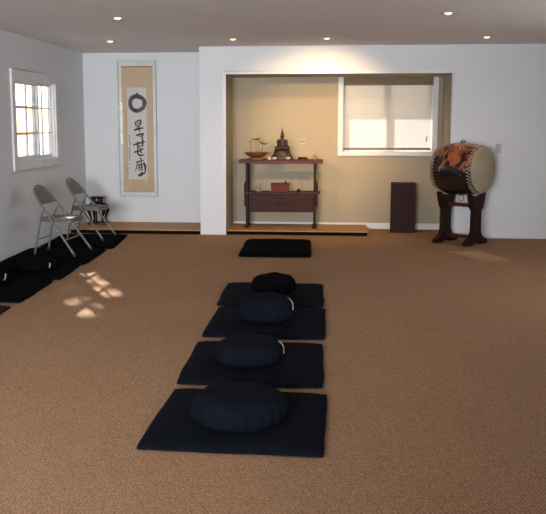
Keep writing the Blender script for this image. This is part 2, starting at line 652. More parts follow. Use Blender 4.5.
def sash(ya, yb, x, fw, mt, name='sash'):
    s = MB()
    a, b = z0 + 0.012, z1 - 0.012
    s.box(x, x + 0.03, ya, ya + fw, a, b)
    s.box(x, x + 0.03, yb - fw, yb, a, b)
    s.box(x, x + 0.03, ya + fw, yb - fw, a, a + fw)
    s.box(x, x + 0.03, ya + fw, yb - fw, b - fw, b)
    cy = (ya + yb) / 2
    s.box(x + 0.006, x + 0.024, cy - mt / 2, cy + mt / 2, a + fw, b - fw)
    for k in (1, 2):
        zz = a + (b - a) * k / 3
        s.box(x + 0.004, x + 0.026, ya + fw, cy - mt / 2, zz - mt / 2, zz + mt / 2)
        s.box(x + 0.004, x + 0.026, cy + mt / 2, yb - fw, zz - mt / 2, zz + mt / 2)
    o = s.build(name, M['trim'], root)
    g = MB().box(x + 0.013, x + 0.017, ya + fw * .5, yb - fw * .5, a + fw * .5, b - fw * .5).build('pane', M['glass'], o)
    return o


sash(y0 + 0.012, ym + 0.03, XL - 0.034, 0.042, 0.030)
sash(ym - 0.03, y1 - 0.012, XL - 0.068, 0.030, 0.016)

# ---- alcove window
root2 = struct(thing('window_2', 'white framed two-pane window in the alcove behind the blind', 'window'))
del root2['category']
x0, x1, z0b, z1b = BW
c = MB()
yy = YB - 0.01
c.box(x0 - 0.068, x0, yy - 0.03, yy, z0b - 0.055, AZ)
c.box(x1, x1 + 0.068, yy - 0.03, yy, z0b - 0.055, AZ)
c.box(x0, x1, yy - 0.03, yy, z0b - 0.055, z0b)
c.build('casing', M['trim'], root2, bevel=0.004)
f = MB()
yf = YB + 0.107
xm = (x0 + x1) / 2
for a, b in ((x0, x0 + 0.04), (x1 - 0.04, x1), (xm - 0.045, xm + 0.045)):
    f.box(a, b, yf, yf + 0.04, z0b, z1b)
for a, b in ((x0 + 0.04, xm - 0.045), (xm + 0.045, x1 - 0.04)):
    f.box(a, b, yf, yf + 0.04, z0b, z0b + 0.04)
    f.box(a, b, yf, yf + 0.04, z1b - 0.04, z1b)
f.build('window_frame', M['trim'], root2)
for a, b in ((x0 + 0.03, xm - 0.02), (xm + 0.02, x1 - 0.03)):
    MB().box(a, b, yf + 0.018, yf + 0.022, z0b + 0.03, z1b - 0.03).build('pane', M['glass'], root2)

bl = thing('roller_blind', 'beige cloth roller blind drawn down over the alcove window', 'blind', (xm, YB + 0.036, 0))
hw = (x1 - x0) / 2 - 0.006
MB().box(-hw, hw, -0.045, 0.02, z1b - 0.105, z1b - 0.002).build('valance', M['valance'], bl, bevel=0.004)
cl = MB()
nx = 24
for i in range(nx + 1):
    pass
vs = []
fs = []
nz = 40
for jz in range(nz + 1):
    z = z0b + 0.05 + (z1b - 0.105 - z0b - 0.05) * jz / nz
    for i in range(nx + 1):
        x = -hw + 0.008 + (2 * hw - 0.016) * i / nx
        vs.append((x, 0.002 * math.sin(z * 90) + 0.002 * math.sin(x * 9), z))
for jz in range(nz):
    for i in range(nx):
        q = jz * (nx + 1) + i
        fs.append((q, q + 1, q + nx + 2, q + nx + 1))
cl.add(vs, fs).build('blind_cloth', M['blind'], bl, smooth=True)
MB().box(-hw + 0.006, hw - 0.006, -0.012, 0.012, z0b + 0.022, z0b + 0.052).build('bottom_rail', M['valance'], bl, bevel=0.004)
pc = MB()
pc.tube([(hw - 0.06, -0.02, z1b - 0.08), (hw - 0.06, -0.02, z0b + 0.20)], 0.0012, 6)
pc.build('pull_cord', M['label'], bl)
pc = MB().tube([(hw - 0.062, -0.02, z0b + 0.21), (hw - 0.058, -0.02, z0b + 0.19), (hw - 0.07, -0.02, z0b + 0.13)], [0.003, 0.007, 0.006], 8)
pc.build('cord_pull', M['slot'], bl)['label'] = 'small dark cord pull'

# ---- unseen windows behind the camera and at right, added for the fill lamps
def plain_window_y(n, xa, xb, za, zb, y):
    r = struct(thing(n, 'added white framed window out of view', 'window'))
    del r['category']
    del r['label']
    f = MB()
    for a, b in ((xa, xa + 0.05), (xb - 0.05, xb), ((xa + xb) / 2 - 0.03, (xa + xb) / 2 + 0.03)):
        f.box(a, b, y, y + 0.04, za, zb)
    f.box(xa, xb, y + 0.002, y + 0.038, za, za + 0.05)
    f.box(xa, xb, y + 0.002, y + 0.038, zb - 0.05, zb)
    f.build('window_frame', M['trim'], r)


plain_window_y('fill_window_3', -2.6, -0.6, 0.8, 2.1, YR - 0.06)
plain_window_y('fill_window_4', 0.6, 2.6, 0.8, 2.1, YR - 0.06)
r = struct(thing('fill_window_5', '', 'window'))
del r['category']
f = MB()
for a, b in ((5.6, 5.65), (7.55, 7.6), (6.57, 6.63)):
    f.box(XR + 0.02, XR + 0.06, a, b, 0.95, 2.05)
f.box(XR + 0.022, XR + 0.058, 5.6, 7.6, 0.95, 1.0)
f.box(XR + 0.022, XR + 0.058, 5.6, 7.6, 2.0, 2.05)
f.build('window_frame', M['trim'], r)

# ---- outside: paving, porch roof over the alcove window
struct(MB().box(-40, 40, -30, 60, -0.5, -0.13).build('ground', M['concrete']))
struct(MB().box(-1.8, 3.6, YB + WT, 12.72, 2.36, 2.50).build('roof_eave', M['stucco']))

# ------------------------------------------------------------------ recessed ceiling lights


def ceiling_light(x, y, label, power, aim=None, cone=112, blend=0.9):
    t = thing('recessed_light', label, 'ceiling light', (x, y, CEIL), 0, 'recessed ceiling lights')
    r = MB()
    n = 32
    vs = []
    fs = []
    for k in range(n):
        a = 2 * PI * k / n
        for rr, z in ((0.058, -0.002), (0.078, -0.004), (0.080, 0.0), (0.058, 0.0)):
            vs.append((rr * math.cos(a), rr * math.sin(a), z))
    for k in range(n):
        for q in range(4):
            fs.append((k * 4 + q, k * 4 + (q + 1) % 4, ((k + 1) % n) * 4 + (q + 1) % 4, ((k + 1) % n) * 4 + q))
    r.add(vs, fs).build('trim_ring', M['can'], t, smooth=True)
    b = MB().lathe([(0.0, -0.016), (0.018, -0.014), (0.032, -0.006), (0.036, 0.0)], n=20)
    b.build('bulb', M['lamp'], t, smooth=True)
    l = bpy.data.lights.new('spot', 'SPOT')
    l.energy = power
    l.color = (1.0, 0.66, 0.33)
    l.spot_size = math.radians(cone)
    l.spot_blend = blend
    l.shadow_soft_size = 0.05
    lo = bpy.data.objects.new('spot', l)
    COL.objects.link(lo)
    lo.parent = t
    lo.location = (0, 0, -0.03)
    if aim:
        d = Vector(aim) - Vector((x, y, CEIL - 0.03))
        lo.rotation_euler = (-d).to_track_quat('Z', 'Y').to_euler()
    return t


ceiling_light(0.01, 9.50, 'recessed ceiling light nearest the alcove opening, above the altar', 105, (-0.15, 11.1, 0.75), 110, 1.0)
ceiling_light(-1.07, 9.50, 'recessed ceiling light in front of the white pillar left of the alcove', 9)
ceiling_light(-2.54, 9.60, 'recessed ceiling light in front of the hanging scroll', 14)
ceiling_light(1.80, 9.53, 'recessed ceiling light above the big drum', 12)
ceiling_light(-1.92, 7.54, 'recessed ceiling light nearer the viewer on the left side of the room', 430, (0.0, 11.1, 1.25), 34, 1.0)
ceiling_light(1.07, 7.47, 'recessed ceiling light nearer the viewer on the right side of the room', 430, (-0.05, 11.1, 1.25), 36, 1.0)

# ------------------------------------------------------------------ mats and cushions


def pad_mesh(w, d, h, seed, n=26):
    vs = []
    fs = []
    off = Vector((seed * 7.3, seed * 3.1, 0))

    def xy(u, v):
        # a square with lightly rounded corners and slightly wavy sides
        k = 1 - 0.010 * (u * u * v * v) ** 2
        wob = 0.008 * noise.noise(Vector((u * 1.6, v * 1.6, 0)) + off)
        return (u * w / 2 * k + wob, v * d / 2 * k + wob)
    for i in range(n + 1):
        for j in range(n + 1):
            u = -1 + 2 * i / n
            v = -1 + 2 * j / n
            u = math.copysign(abs(u) ** 0.75, u)
            v = math.copysign(abs(v) ** 0.75, v)
            e = max(0.0, (1 - abs(u) ** 10) * (1 - abs(v) ** 10))
            x, y = xy(u, v)
            z = h * 0.42 + h * 0.5 * e ** 0.6 + 0.004 * noise.noise(Vector((x * 6, y * 6, 0)) + off) * e
            vs.append((x, y, z))
    for i in range(n):
        for j in range(n):
            a = i * (n + 1) + j
            fs.append((a, a + n + 1, a + n + 2, a + 1))
    k = len(vs)
    for i in range(n + 1):
        for j in range(n + 1):
            x, y, z = vs[i * (n + 1) + j]
            edge = i in (0, n) or j in (0, n)
            vs.append((x * (0.995 if edge else 1), y * (0.995 if edge else 1), 0.0 if not edge else h * 0.12))
    for i in range(n):
        for j in range(n):
            a = k + i * (n + 1) + j
            fs.append((a, a + 1, a + n + 2, a + n + 1))
    rim = [(i, 0) for i in range(n)] + [(n, j) for j in range(n)] + [(n - i, n) for i in range(n)] + [(0, n - j) for j in range(n)]
    for q in range(len(rim)):
        a = rim[q][0] * (n + 1) + rim[q][1]
        b = rim[(q + 1) % len(rim)][0] * (n + 1) + rim[(q + 1) % len(rim)][1]
        fs.append((a, b, b + k, a + k))
    return MB().add(vs, fs)


def mat_pad(x, y, w, d, h, rz, m, label, group, seed):
    o = pad_mesh(w, d, h, seed).build('floor_mat', m, smooth=True, angle=60)
    o.location = (x, y, 0.001)
    o.rotation_euler = (0, 0, rz)
    return tag(o, label, 'floor mat', group)


def zafu(x, y, z, r, h, rz, m, label, group, seed, tab=None, sag=0.0, squash=1.0):
    off = Vector((seed * 5.7, 1.3, seed * 2.1))
    t = thing('meditation_cushion', label, 'cushion', (x, y, z), rz, group)
    prof = []
    for i in range(21):
        a = -PI / 2 + PI * i / 20
        ca, sa = max(math.cos(a), 0) ** 0.55, math.sin(a)
        sa = math.copysign(abs(sa) ** 0.8, sa)
        prof.append((max(r * ca, 0.004), h * ((1 + sa) / 2) ** 1.35))
    prof = prof[0:1] + prof[1:]

    def fn(rr, hh, a):
        side = min(1.0, rr / r)
        pl = 1 + 0.016 * math.cos(a * 22) * side ** 3 * (1.0 if rr > 0.3 * r else 0)
        n = noise.noise(Vector((math.cos(a) * 1.4, math.sin(a) * 1.4, hh * 5)) + off)
        return rr * pl * (1 + 0.06 * n)
    b = MB().lathe(prof, n=88, fn=fn)
    vv = []
    for (px, py, pz) in b.v:
        dent = sag * math.exp(-((px * px + py * py) / (0.35 * r * r))) * (pz / h) ** 2
        wr = 0.012 * noise.noise(Vector((px * 9, py * 9, seed))) * (pz / h)
        vv.append((px, py * squash, pz - dent + wr))
    b.v = vv
    b.build('cushion_body', m, t, smooth=True, angle=80)
    # flat centre seam ring
    ring = [(0.42 * r * math.cos(2 * PI * k / 40), 0.42 * r * squash * math.sin(2 * PI * k / 40), h * 0.975 - sag * 0.6) for k in range(40)]
    if tab:
        a, z0_, z1_, ln = tab
        pts = []
        for k in range(9):
            q = k / 8
            zz = h * (z0_ + (z1_ - z0_) * q)
            sa = abs(2 * zz / h - 1)
            rr = r * (1 - sa ** (1 / 0.8 * 2)) ** 0.275 if sa < 1 else 0.3 * r
            ang = a + ln * q
            pts.append(Vector((math.cos(ang) * (rr + 0.010), math.sin(ang) * (rr + 0.010) * squash, zz)))
        s = MB()
        vs = []
        fs = []
        for k, p in enumerate(pts):
            wd = Vector((-math.sin(a), math.cos(a), 0)) * 0.006
            n_ = Vector((math.cos(a), math.sin(a), 0)) * 0.002
            vs += [p - wd, p + wd, p + wd + n_, p - wd + n_]
        for k in range(8):
            for q in range(4):
                fs.append((k * 4 + q, k * 4 + (q + 1) % 4, (k + 1) * 4 + (q + 1) % 4, (k + 1) * 4 + q))
        fs += [(0, 1, 2, 3), (32, 35, 34, 33)]
        s.add(vs, fs).build('handle_strap', M['label'], t, smooth=False)['label'] = 'pale strap sewn to the side of the cushion'
    return t


G1 = 'square mats in the middle row'
mat_pad(-0.39, 3.745, 0.825, 0.80, 0.042, -0.022, M['navy_cloth'], 'navy-black square mat at the front of the middle row', G1, 1)
mat_pad(-0.40, 4.69, 0.815, 0.86, 0.042, 0.01, M['navy_cloth'], 'navy-black square mat in the middle row, second from the front', G1, 2)
mat_pad(-0.395, 5.705, 0.83, 0.88, 0.042, 0.0, M['navy_cloth'], 'dark square mat in the middle row, third from the front', G1, 3)
mat_pad(-0.42, 6.66, 0.85, 0.88, 0.040, 0.01, M['navy_cloth'], 'dark square mat in the middle row, behind the third and under a round black cushion', G1, 4)
mat_pad(-0.535, 9.19, 0.79, 1.16, 0.062, 0.02, M['black_cloth'], 'black bare mat lying alone on the carpet before the altar', G1, 5)
G2 = 'round cushions in the middle row'
zafu(-0.385, 3.69, 0.036, 0.234, 0.148, 0.3, M['navy_cloth'], 'large navy-black pleated round cushion on the frontmost mat', G2, 1, None, 0.012)
zafu(-0.43, 4.63, 0.036, 0.198, 0.150, 0.1, M['navy_cloth'], 'navy-black round cushion with a pale strap, on the second mat from the front', G2, 2, (-0.25, 0.45, 0.88, 0.12), 0.012)
zafu(-0.40, 5.65, 0.036, 0.196, 0.195, 0.0, M['navy_cloth'], 'bulky dark cushion with a pale strap, on the third mat from the front', G2, 3, (-0.40, 0.5, 0.92, 0.12), 0.0, 0.85)
zafu(-0.41, 6.66, 0.034, 0.182, 0.150, 0.5, M['black_cloth'], 'round black cushion farthest back in the middle row', G2, 4, None, 0.0)

G3 = 'black mats along the left wall'
mat_pad(-2.885, 9.55, 0.86, 1.12, 0.045, 0.09, M['black_cloth'], 'black mat by the left wall next to the oak platform, under the rear chair', G3, 6)
mat_pad(-2.885, 8.43, 0.90, 0.93, 0.045, 0.03, M['black_cloth'], 'black mat by the left wall, second from the platform, under the front chair', G3, 7)
mat_pad(-2.875, 7.53, 0.89, 0.80, 0.045, 0.05, M['black_cloth'], 'black mat by the left wall holding the cushion just in front of the chairs', G3, 8)
mat_pad(-2.885, 6.61, 0.91, 0.90, 0.045, 0.04, M['black_cloth'], 'black mat by the left wall holding the cushion cut by the left edge', G3, 9)
mat_pad(-2.88, 5.55, 0.92, 0.90, 0.045, 0.0, M['maroon_cloth'], 'dark maroon mat by the left wall, only its corner showing', G3, 10)
G4 = 'round cushions along the left wall'
zafu(-2.755, 7.48, 0.038, 0.195, 0.115, 0.0, M['black_cloth'], 'black cushion with a pale strap on the mat in front of the folding chairs', G4, 5, (-0.60, 0.35, 0.75, 0.05), 0.0)
zafu(-2.93, 6.80, 0.038, 0.195, 0.135, 0.0, M['black_cloth'], 'black cushion with a pale strap nearest the lower left, beside the wall', G4, 6, (-0.55, 0.35, 0.75, 0.1), 0.0)

# ------------------------------------------------------------------ folding chairs


def make_chair(label):
    t = thing('folding_chair', label, 'chair', (0, 0, 0), 0, 'grey folding chairs')
    fx, bx, ht = 0.235, -0.265, 0.725

    def hoop(q, side):
        # q 0..1 up the line of the hoop
        x = fx + (bx - fx) * q
        z = 0.012 + (ht - 0.012) * q
        if q < 0.74:
            y = 0.245 - 0.035 * (q / 0.74)
        else:
            c_ = (q - 0.74) / 0.26
            y = 0.210 * math.sqrt(max(0, 1 - c_ ** 2.2))
        return Vector((x, side * y, z))
    qs = [0, 0.2, 0.4, 0.6, 0.74] + [0.74 + 0.26 * math.sin(PI / 2 * k / 10) for k in range(1, 11)]
    pts = [hoop(q, 1) for q in qs] + [hoop(q, -1) for q in reversed(qs[:-1])]
    MB().tube(pts, 0.0115, 10).build('back_hoop', M['chair_metal'], t, smooth=True)
    # rear legs, each from the hoop down to the floor
    for s in (1, -1):
        top = hoop(0.70, s) + Vector((0.01, -0.024 * s, 0))
        MB().tube([top, Vector((-0.155, s * 0.172, 0.40)), Vector((-0.235, s * 0.180, 0.012))], 0.0105, 10).build('rear_leg', M['chair_metal'], t, smooth=True)
        # hinge bar between seat and hoop
        MB().tube([hoop(0.66, s) + Vector((0, -0.02 * s, 0)), Vector((0.03, s * 0.187, 0.375))], 0.007, 8).build('hinge_bar', M['chair_metal'], t, smooth=True)
        for px, py in ((fx, s * 0.245), (-0.236, s * 0.180)):
            MB().lathe([(0.014, 0.0), (0.0155, 0.006), (0.0145, 0.03)], (px, py, 0.0), 12).build('foot_cap', M['rubber'], t, smooth=True)
    a, b = hoop(0.22, 1), hoop(0.22, -1)
    MB().tube([a, b], 0.008, 8).build('front_brace', M['chair_metal'], t, smooth=True)
    MB().tube([Vector((-0.205, 0.176, 0.16)), Vector((-0.205, -0.176, 0.16))], 0.007, 8).build('rear_brace', M['chair_metal'], t, smooth=True)
    # seat: padded tray
    out = []
    for k in range(32):
        an = 2 * PI * k / 32
        cx_, sy_ = math.cos(an), math.sin(an)
        e = 0.32
        X = math.copysign(abs(cx_) ** e, cx_)
        Y = math.copysign(abs(sy_) ** e, sy_)
        wd = 0.182 + 0.018 * X
        out.append((0.005 + 0.195 * X, wd * Y))
    MB().prism(out, 0.352, 0.376, 'xy').build('seat_pan', M['chair_metal'], t, smooth=True, bevel=0.004)
    out2 = [(0.005 + (p[0] - 0.005) * 0.95, p[1] * 0.95) for p in out]
    MB().prism(out2, 0.376, 0.396, 'xy').build('seat_pad', M['chair_seat'], t, smooth=True, bevel=0.008)
    # backrest panel inside the arch, curved to the rear
    vs = []
    fs = []
    n = 12
    rows = [0.735, 0.78, 0.83, 0.88, 0.93, 0.97]
    for layer in (0.0, 0.006):
        for q in rows:
            pc_ = hoop(q, 1)
            for k in range(n + 1):
                u = -1 + 2 * k / n
                y = pc_.y * u
                bow = -0.022 * (1 - u * u)
                vs.append((pc_.x + bow + layer, y, pc_.z))
    L1 = len(rows) * (n + 1)
    for l in (0, L1):
        for i in range(len(rows) - 1):
            for k in range(n):
                a_ = l + i * (n + 1) + k
                fs.append((a_, a_ + 1, a_ + n + 2, a_ + n + 1))
    for k in range(n):
        fs.append((k, k + 1, L1 + k + 1, L1 + k))
        a_ = (len(rows) - 1) * (n + 1) + k
        fs.append((a_, a_ + 1, L1 + a_ + 1, L1 + a_))
    bk = MB().add(vs, fs).build('backrest', M['chair_metal'], t, smooth=True)
    vs = []
    fs = []
    m_ = 14
    for i in range(m_ + 1):
        for k in range(m_ + 1):
            u = -1 + 2 * k / m_
            v = -1 + 2 * i / m_
            q = 0.845 + 0.085 * v
            pc_ = hoop(q, 1)
            ed = max(0, (1 - u ** 4) * (1 - v ** 4)) ** 0.5
            vs.append((pc_.x - 0.022 * (1 - (0.66 * u) ** 2) + 0.0065 + 0.018 * ed, pc_.y * 0.70 * u * (1 - 0.06 * v), pc_.z))
    for i in range(m_):
        for k in range(m_):
            a_ = i * (m_ + 1) + k
            fs.append((a_, a_ + 1, a_ + m_ + 2, a_ + m_ + 1))
    MB().add(vs, fs).build('back_pad', M['chair_vinyl'], bk, smooth=True)['label'] = 'dark grey padded vinyl panel'
    return t


ch = make_chair('grey metal folding chair nearer the camera, its feet on the second black mat')
ch.location = (-2.825, 8.475, 0.046)
ch.rotation_euler = (0, 0, -0.07)
dup(ch, (-2.845, 9.63, 0.046), -0.05, 'grey metal folding chair nearer the back wall, beside the low platform')

# ------------------------------------------------------------------ small black box and its carved stand
st = thing('carved_stand', 'small dark red carved stand with curved legs, behind the farther chair', 'stand', (-3.105, 10.90, 0.061))
MB().box(-0.118, 0.118, -0.118, 0.118, 0.0, 0.024).build('base_shelf', M['redwood'], st, bevel=0.005)
MB().lathe([(0.09, 0.255), (0.118, 0.262), (0.122, 0.275), (0.115, 0.285), (0.1, 0.287)], n=24).build('stand_top', M['darkwood'], st, smooth=True)
MB().box(-0.095, 0.095, -0.095, 0.095, 0.215, 0.256).build('apron', M['redwood'], st, bevel=0.008)
for sx in (-1, 1):
    for sy in (-1, 1):
        p = [(0.076, 0.235), (0.100, 0.215), (0.104, 0.18), (0.090, 0.13), (0.078, 0.08), (0.080, 0.045), (0.090, 0.022)]
        MB().tube([(sx * a, sy * a, z) for a, z in p], [0.022, 0.028, 0.025, 0.018, 0.014, 0.015, 0.020], 8).build('leg', M['darkwood'], st, smooth=True)
MB().tube([(0, -0.108, 0.235), (0, -0.104, 0.16), (0, -0.094, 0.09), (0, -0.103, 0.022)], [0.014, 0.012, 0.009, 0.012], 8).build('leg', M['darkwood'], st, smooth=True)
bx = thing('lacquer_box', 'small black lacquer box with a pale mark, on the carved stand', 'box', (-3.105, 10.90, 0.349))
MB().box(-0.088, 0.088, -0.07, 0.07, 0.0, 0.075).build('body', M['lacquer_black'], bx, bevel=0.012, segs=3)
MB().box(-0.094, 0.094, -0.076, 0.076, 0.0765, 0.098).build('lid', M['lacquer_black'], bx, bevel=0.01, segs=3)
MB().prism([(0.0, 0.035), (0.012, 0.047), (0.008, 0.064), (-0.006, 0.066), (-0.012, 0.05)], -0.0735, -0.0705).build('clasp', M['chrome'], bx)['label'] = 'small pale metal clasp'

# ------------------------------------------------------------------ hanging scroll in its clear case
SX0, SX1, SZ0, SZ1 = -2.855, -2.318, 0.425, 2.295
sc_x, SY = (SX0 + SX1) / 2, YB - 0.05
fr = thing('scroll_display_case', 'tall clear acrylic case with white edges hung on the back wall, holding the scroll', 'display case', (sc_x, YB - 0.002, SZ0))
W2, HH = (SX1 - SX0) / 2, SZ1 - SZ0
MB().box(-W2, W2, -0.012, 0, 0, HH).build('backing_board', M['backing'], fr)
e = MB()
e.box(-W2, -W2 + 0.010, -0.07, -0.012, 0, HH)
e.box(W2 - 0.010, W2, -0.07, -0.012, 0, HH)
e.box(-W2 + 0.010, W2 - 0.010, -0.07, -0.012, 0, 0.010)
e.box(-W2 + 0.010, W2 - 0.010, -0.07, -0.012, HH - 0.010, HH)
e.build('case_rim', M['backing'], fr, bevel=0.003)
MB().box(-W2 + 0.001, W2 - 0.001, -0.074, -0.071, 0.001, HH - 0.001).build('clear_cover', M['acrylic'], fr)
for zz in (HH * 0.97, HH * 0.66, HH * 0.55, HH * 0.03):
    for s in (-1, 1):
        MB().lathe([(0.009, -0.001), (0.009, 0.004), (0.006, 0.006)], (0, 0, 0), 10).build('screw_head', M['chrome'], fr, smooth=True).location = (s * (W2 - 0.016), -0.078, zz)

PXM = 0.01378                                                   # metres per photo pixel on that wall


def sx_(px):
    return (px - 138.0) * PXM


def sz_(py):
    return 2.205 - (py - 66.0) * PXM * 0.982


scr = thing('hanging_scroll', 'calligraphy scroll with a thick ink circle and three characters on tan silk', 'scroll', (sc_x, YB - 0.02, 0))
MB().box(sx_(122.3), sx_(153.8), -0.004, 0, sz_(192.3), sz_(66)).build('silk_mount', M['silk'], scr)
MB().box(sx_(127.6), sx_(147.3), -0.0055, -0.004, sz_(180), sz_(86.5)).build('paper', M['paper'], scr)
MB().tube([(sx_(121.6), -0.006, sz_(192.6)), (sx_(154.5), -0.006, sz_(192.6))], 0.010, 12).build('bottom_roller', M['silk'], scr, smooth=True)
MB().tube([(sx_(121.8), -0.006, sz_(65.6)), (sx_(154.3), -0.006, sz_(65.6))], 0.008, 12).build('top_rod', M['oak'], scr, smooth=True)
# enso: a thick brushed ring
n = 72
ox, oy = 137.9, 102.4
vs = []
fs = []
for k in range(n):
    a = 2 * PI * k / n
    ro = 9.4 + 0.25 * math.sin(3 * a + 1) + 0.22 * noise.noise(Vector((math.cos(a) * 3, math.sin(a) * 3, 2)))
    ri = 5.3 + 0.15 * math.sin(2 * a) + 0.2 * noise.noise(Vector((math.cos(a) * 2, math.sin(a) * 2, 9)))
    vs += [(sx_(ox + ro * math.cos(a)), -0.0060, sz_(oy - ro * math.sin(a))), (sx_(ox + ri * math.cos(a)), -0.0060, sz_(oy - ri * math.sin(a)))]
vs += [(v[0], -0.0056, v[2]) for v in vs]
for k in range(n):
    j_ = (k + 1) % n
    fs.append((2 * k, 2 * j_, 2 * j_ + 1, 2 * k + 1))
    fs.append((2 * n + 2 * k, 2 * n + 2 * j_, 2 * n + 2 * j_ + 1, 2 * n + 2 * k + 1))
MB().add(vs, fs).build('ink_circle', M['enso_ink'], scr)['label'] = 'thick black brushed circle'
crown = [(133.9, 97.5), (132.4, 95.4), (134.8, 94.9), (136.2, 92.9), (138.1, 91.0), (139.8, 93.7), (142.3, 94.3), (143.4, 96.0), (142.6, 98.2), (140.5, 98.6), (138, 97.6), (136, 97.8)]
MB().prism([(sx_(a), sz_(b)) for a, b in crown], -0.0064, -0.0060).build('ink_peak', M['enso_purple'], scr)['label'] = 'purple-black ink peak at the top of the circle'


def strokes(name, items, m, oy_px, parent, depth):
    """brush strokes: polylines with a swelling width, coordinates on the paper"""
    b = MB()
    for q_, (pts, wd) in enumerate(items):
        dd = depth + q_ * 0.00002
        P_ = [Vector((126 + x / 10.7, oy_px + y / 10.7)) for x, y in pts]
        dense = []
        for i in range(len(P_) - 1):
            for k in range(6):
                dense.append(P_[i].lerp(P_[i + 1], k / 6))
        dense.append(P_[-1])
        # soften the corners a little
        for _ in range(2):
            dense = [dense[0]] + [(dense[i - 1] + dense[i] * 2 + dense[i + 1]) / 4 for i in range(1, len(dense) - 1)] + [dense[-1]]
        L_, R_ = [], []
        m2 = len(dense)
        for i, p in enumerate(dense):
            t = (dense[min(i + 1, m2 - 1)] - dense[max(i - 1, 0)]).normalized()
            nn = Vector((-t.y, t.x))
            q = i / (m2 - 1)
            ww = wd * 1.22 / 10.7 / 2 * (0.55 + 0.6 * math.sin(PI * min(1, q * 0.9 + 0.12))) * (1 + 0.15 * math.sin(i * 1.7 + q_))
            L_.append(p + nn * ww)
            R_.append(p - nn * ww)
        vs = []
        for p in L_ + R_:
            vs.append((sx_(p.x), dd, sz_(p.y)))
        fs = [(i, i + 1, m2 + i + 1, m2 + i) for i in range(m2 - 1)]
        k0 = len(vs)
        vs += [(v[0], -0.0055, v[2]) for v in vs]
        fs += [tuple(x + k0 for x in f_) for f_ in fs]
        b.add(vs, fs)
    return b.build(name, m, parent)


strokes('written_character', [
    ([(100, 372), (106, 398), (107, 425)], 11), ([(102, 382), (135, 362), (165, 352)], 11), ([(163, 350), (160, 385), (152, 418)], 15),
    ([(110, 402), (150, 390)], 8), ([(108, 424), (152, 412)], 9), ([(86, 468), (128, 452), (196, 440)], 17),
    ([(140, 418), (142, 445), (150, 482)], 13), ([(118, 432), (122, 456)], 9), ([(110, 462), (120, 440)], 8),
    ([(104, 526), (150, 510), (196, 502)], 16), ([(196, 504), (172, 530), (142, 534)], 12)], M['ink'], 86, scr, -0.0060)
strokes('written_character', [
    ([(176, 46), (180, 100), (178, 160)], 15), ([(75, 137), (130, 118), (206, 100)], 16), ([(126, 95), (126, 150), (124, 215)], 13),
    ([(128, 152), (176, 142)], 10), ([(128, 178), (178, 168)], 9), ([(80, 216), (135, 202), (190, 178)], 16),
    ([(124, 212), (130, 243), (160, 250), (197, 242)], 16), ([(150, 205), (172, 228)], 11)], M['ink'], 132, scr, -0.0060)
strokes('written_character', [
    ([(152, 272), (160, 298)], 15), ([(102, 326), (145, 314), (192, 300)], 13), ([(116, 325), (112, 372), (92, 432)], 9),
    ([(136, 332), (137, 402)], 9), ([(160, 322), (166, 404)], 13), ([(185, 325), (205, 370), (200, 448)], 16),
    ([(120, 362), (188, 346)], 9), ([(118, 390), (188, 374)], 8), ([(124, 414), (186, 400)], 9),
    ([(124, 470), (155, 462), (198, 440)], 22), ([(172, 425), (152, 462), (130, 482)], 14)], M['ink'], 132, scr, -0.0060)
sig = []
for yy_, wv in ((35, 1), (52, 0), (78, 1), (100, 0), (122, 1), (135, 0), (172, 1), (188, 0), (208, 1), (225, 0), (248, 1), (266, 0), (290, 1), (305, 0)):
    x_ = 34 + (8 if yy_ > 85 and yy_ < 150 else 0)
    sig.append(([(x_ - 9, yy_ + 3), (x_ + 10, yy_ - 3)], 5))
    sig.append(([(x_ + (2 if wv else -4), yy_ - 10), (x_ - (3 if wv else -3), yy_ + 10)], 5))
strokes('signature_column', sig, M['ink_grey'], 132, scr, -0.0060)['kind'] = 'stuff'
MB().box(sx_(128.7), sx_(130.2), -0.006, -0.0055, sz_(165), sz_(163.4)).build('red_seal', M['seal'], scr)

# ------------------------------------------------------------------ altar table
TX0, TX1, TYF, TYB = -1.125, -0.020, 10.62, 10.98
tcx = (TX0 + TX1) / 2
tb = thing('altar_table', 'tall slim red-brown wooden altar table with a lower shelf, standing in the alcove', 'table', (tcx, 10.80, 0.061))
hwT = (TX1 - TX0) / 2
TZ = 0.900
MB().box(-hwT, hwT, -0.18, 0.18, TZ - 0.045, TZ).build('table_top', M['rosewood'], tb, bevel=0.006)
SH = 0.475
for sx in (-1, 1):
    for sy in (-1, 1):
        x = sx * (hwT - 0.105)
        y = sy * 0.12
        lg = MB().box(x - 0.016, x + 0.016, y - 0.019, y + 0.019, 0.0, TZ - 0.045)
        lg.build('leg', M['darkwood'], tb, bevel=0.004)
        MB().box(x - 0.030, x + 0.030, y - 0.045, y + 0.045, 0.0, 0.03).build('foot', M['darkwood'], tb, bevel=0.006)
    # carved bracket outside each leg by the shelf
    MB().prism([(sx * (hwT - 0.086), SH - 0.20), (sx * (hwT - 0.068), SH - 0.19), (sx * (hwT - 0.062), SH + 0.09), (sx * (hwT - 0.072), SH + 0.13), (sx * (hwT - 0.086), SH + 0.15)], -0.10, 0.10).build('side_bracket', M['darkwood'], tb, bevel=0.003)
sh = MB().box(-hwT + 0.065, hwT - 0.030, -0.15, 0.15, SH - 0.022, SH)
sh.build('shelf', M['rosewood'], tb, bevel=0.004)
MB().box(-hwT + 0.128, hwT - 0.128, -0.125, 0.125, SH - 0.262, SH - 0.024).build('cabinet', M['cabinet_wood'], tb, bevel=0.003)
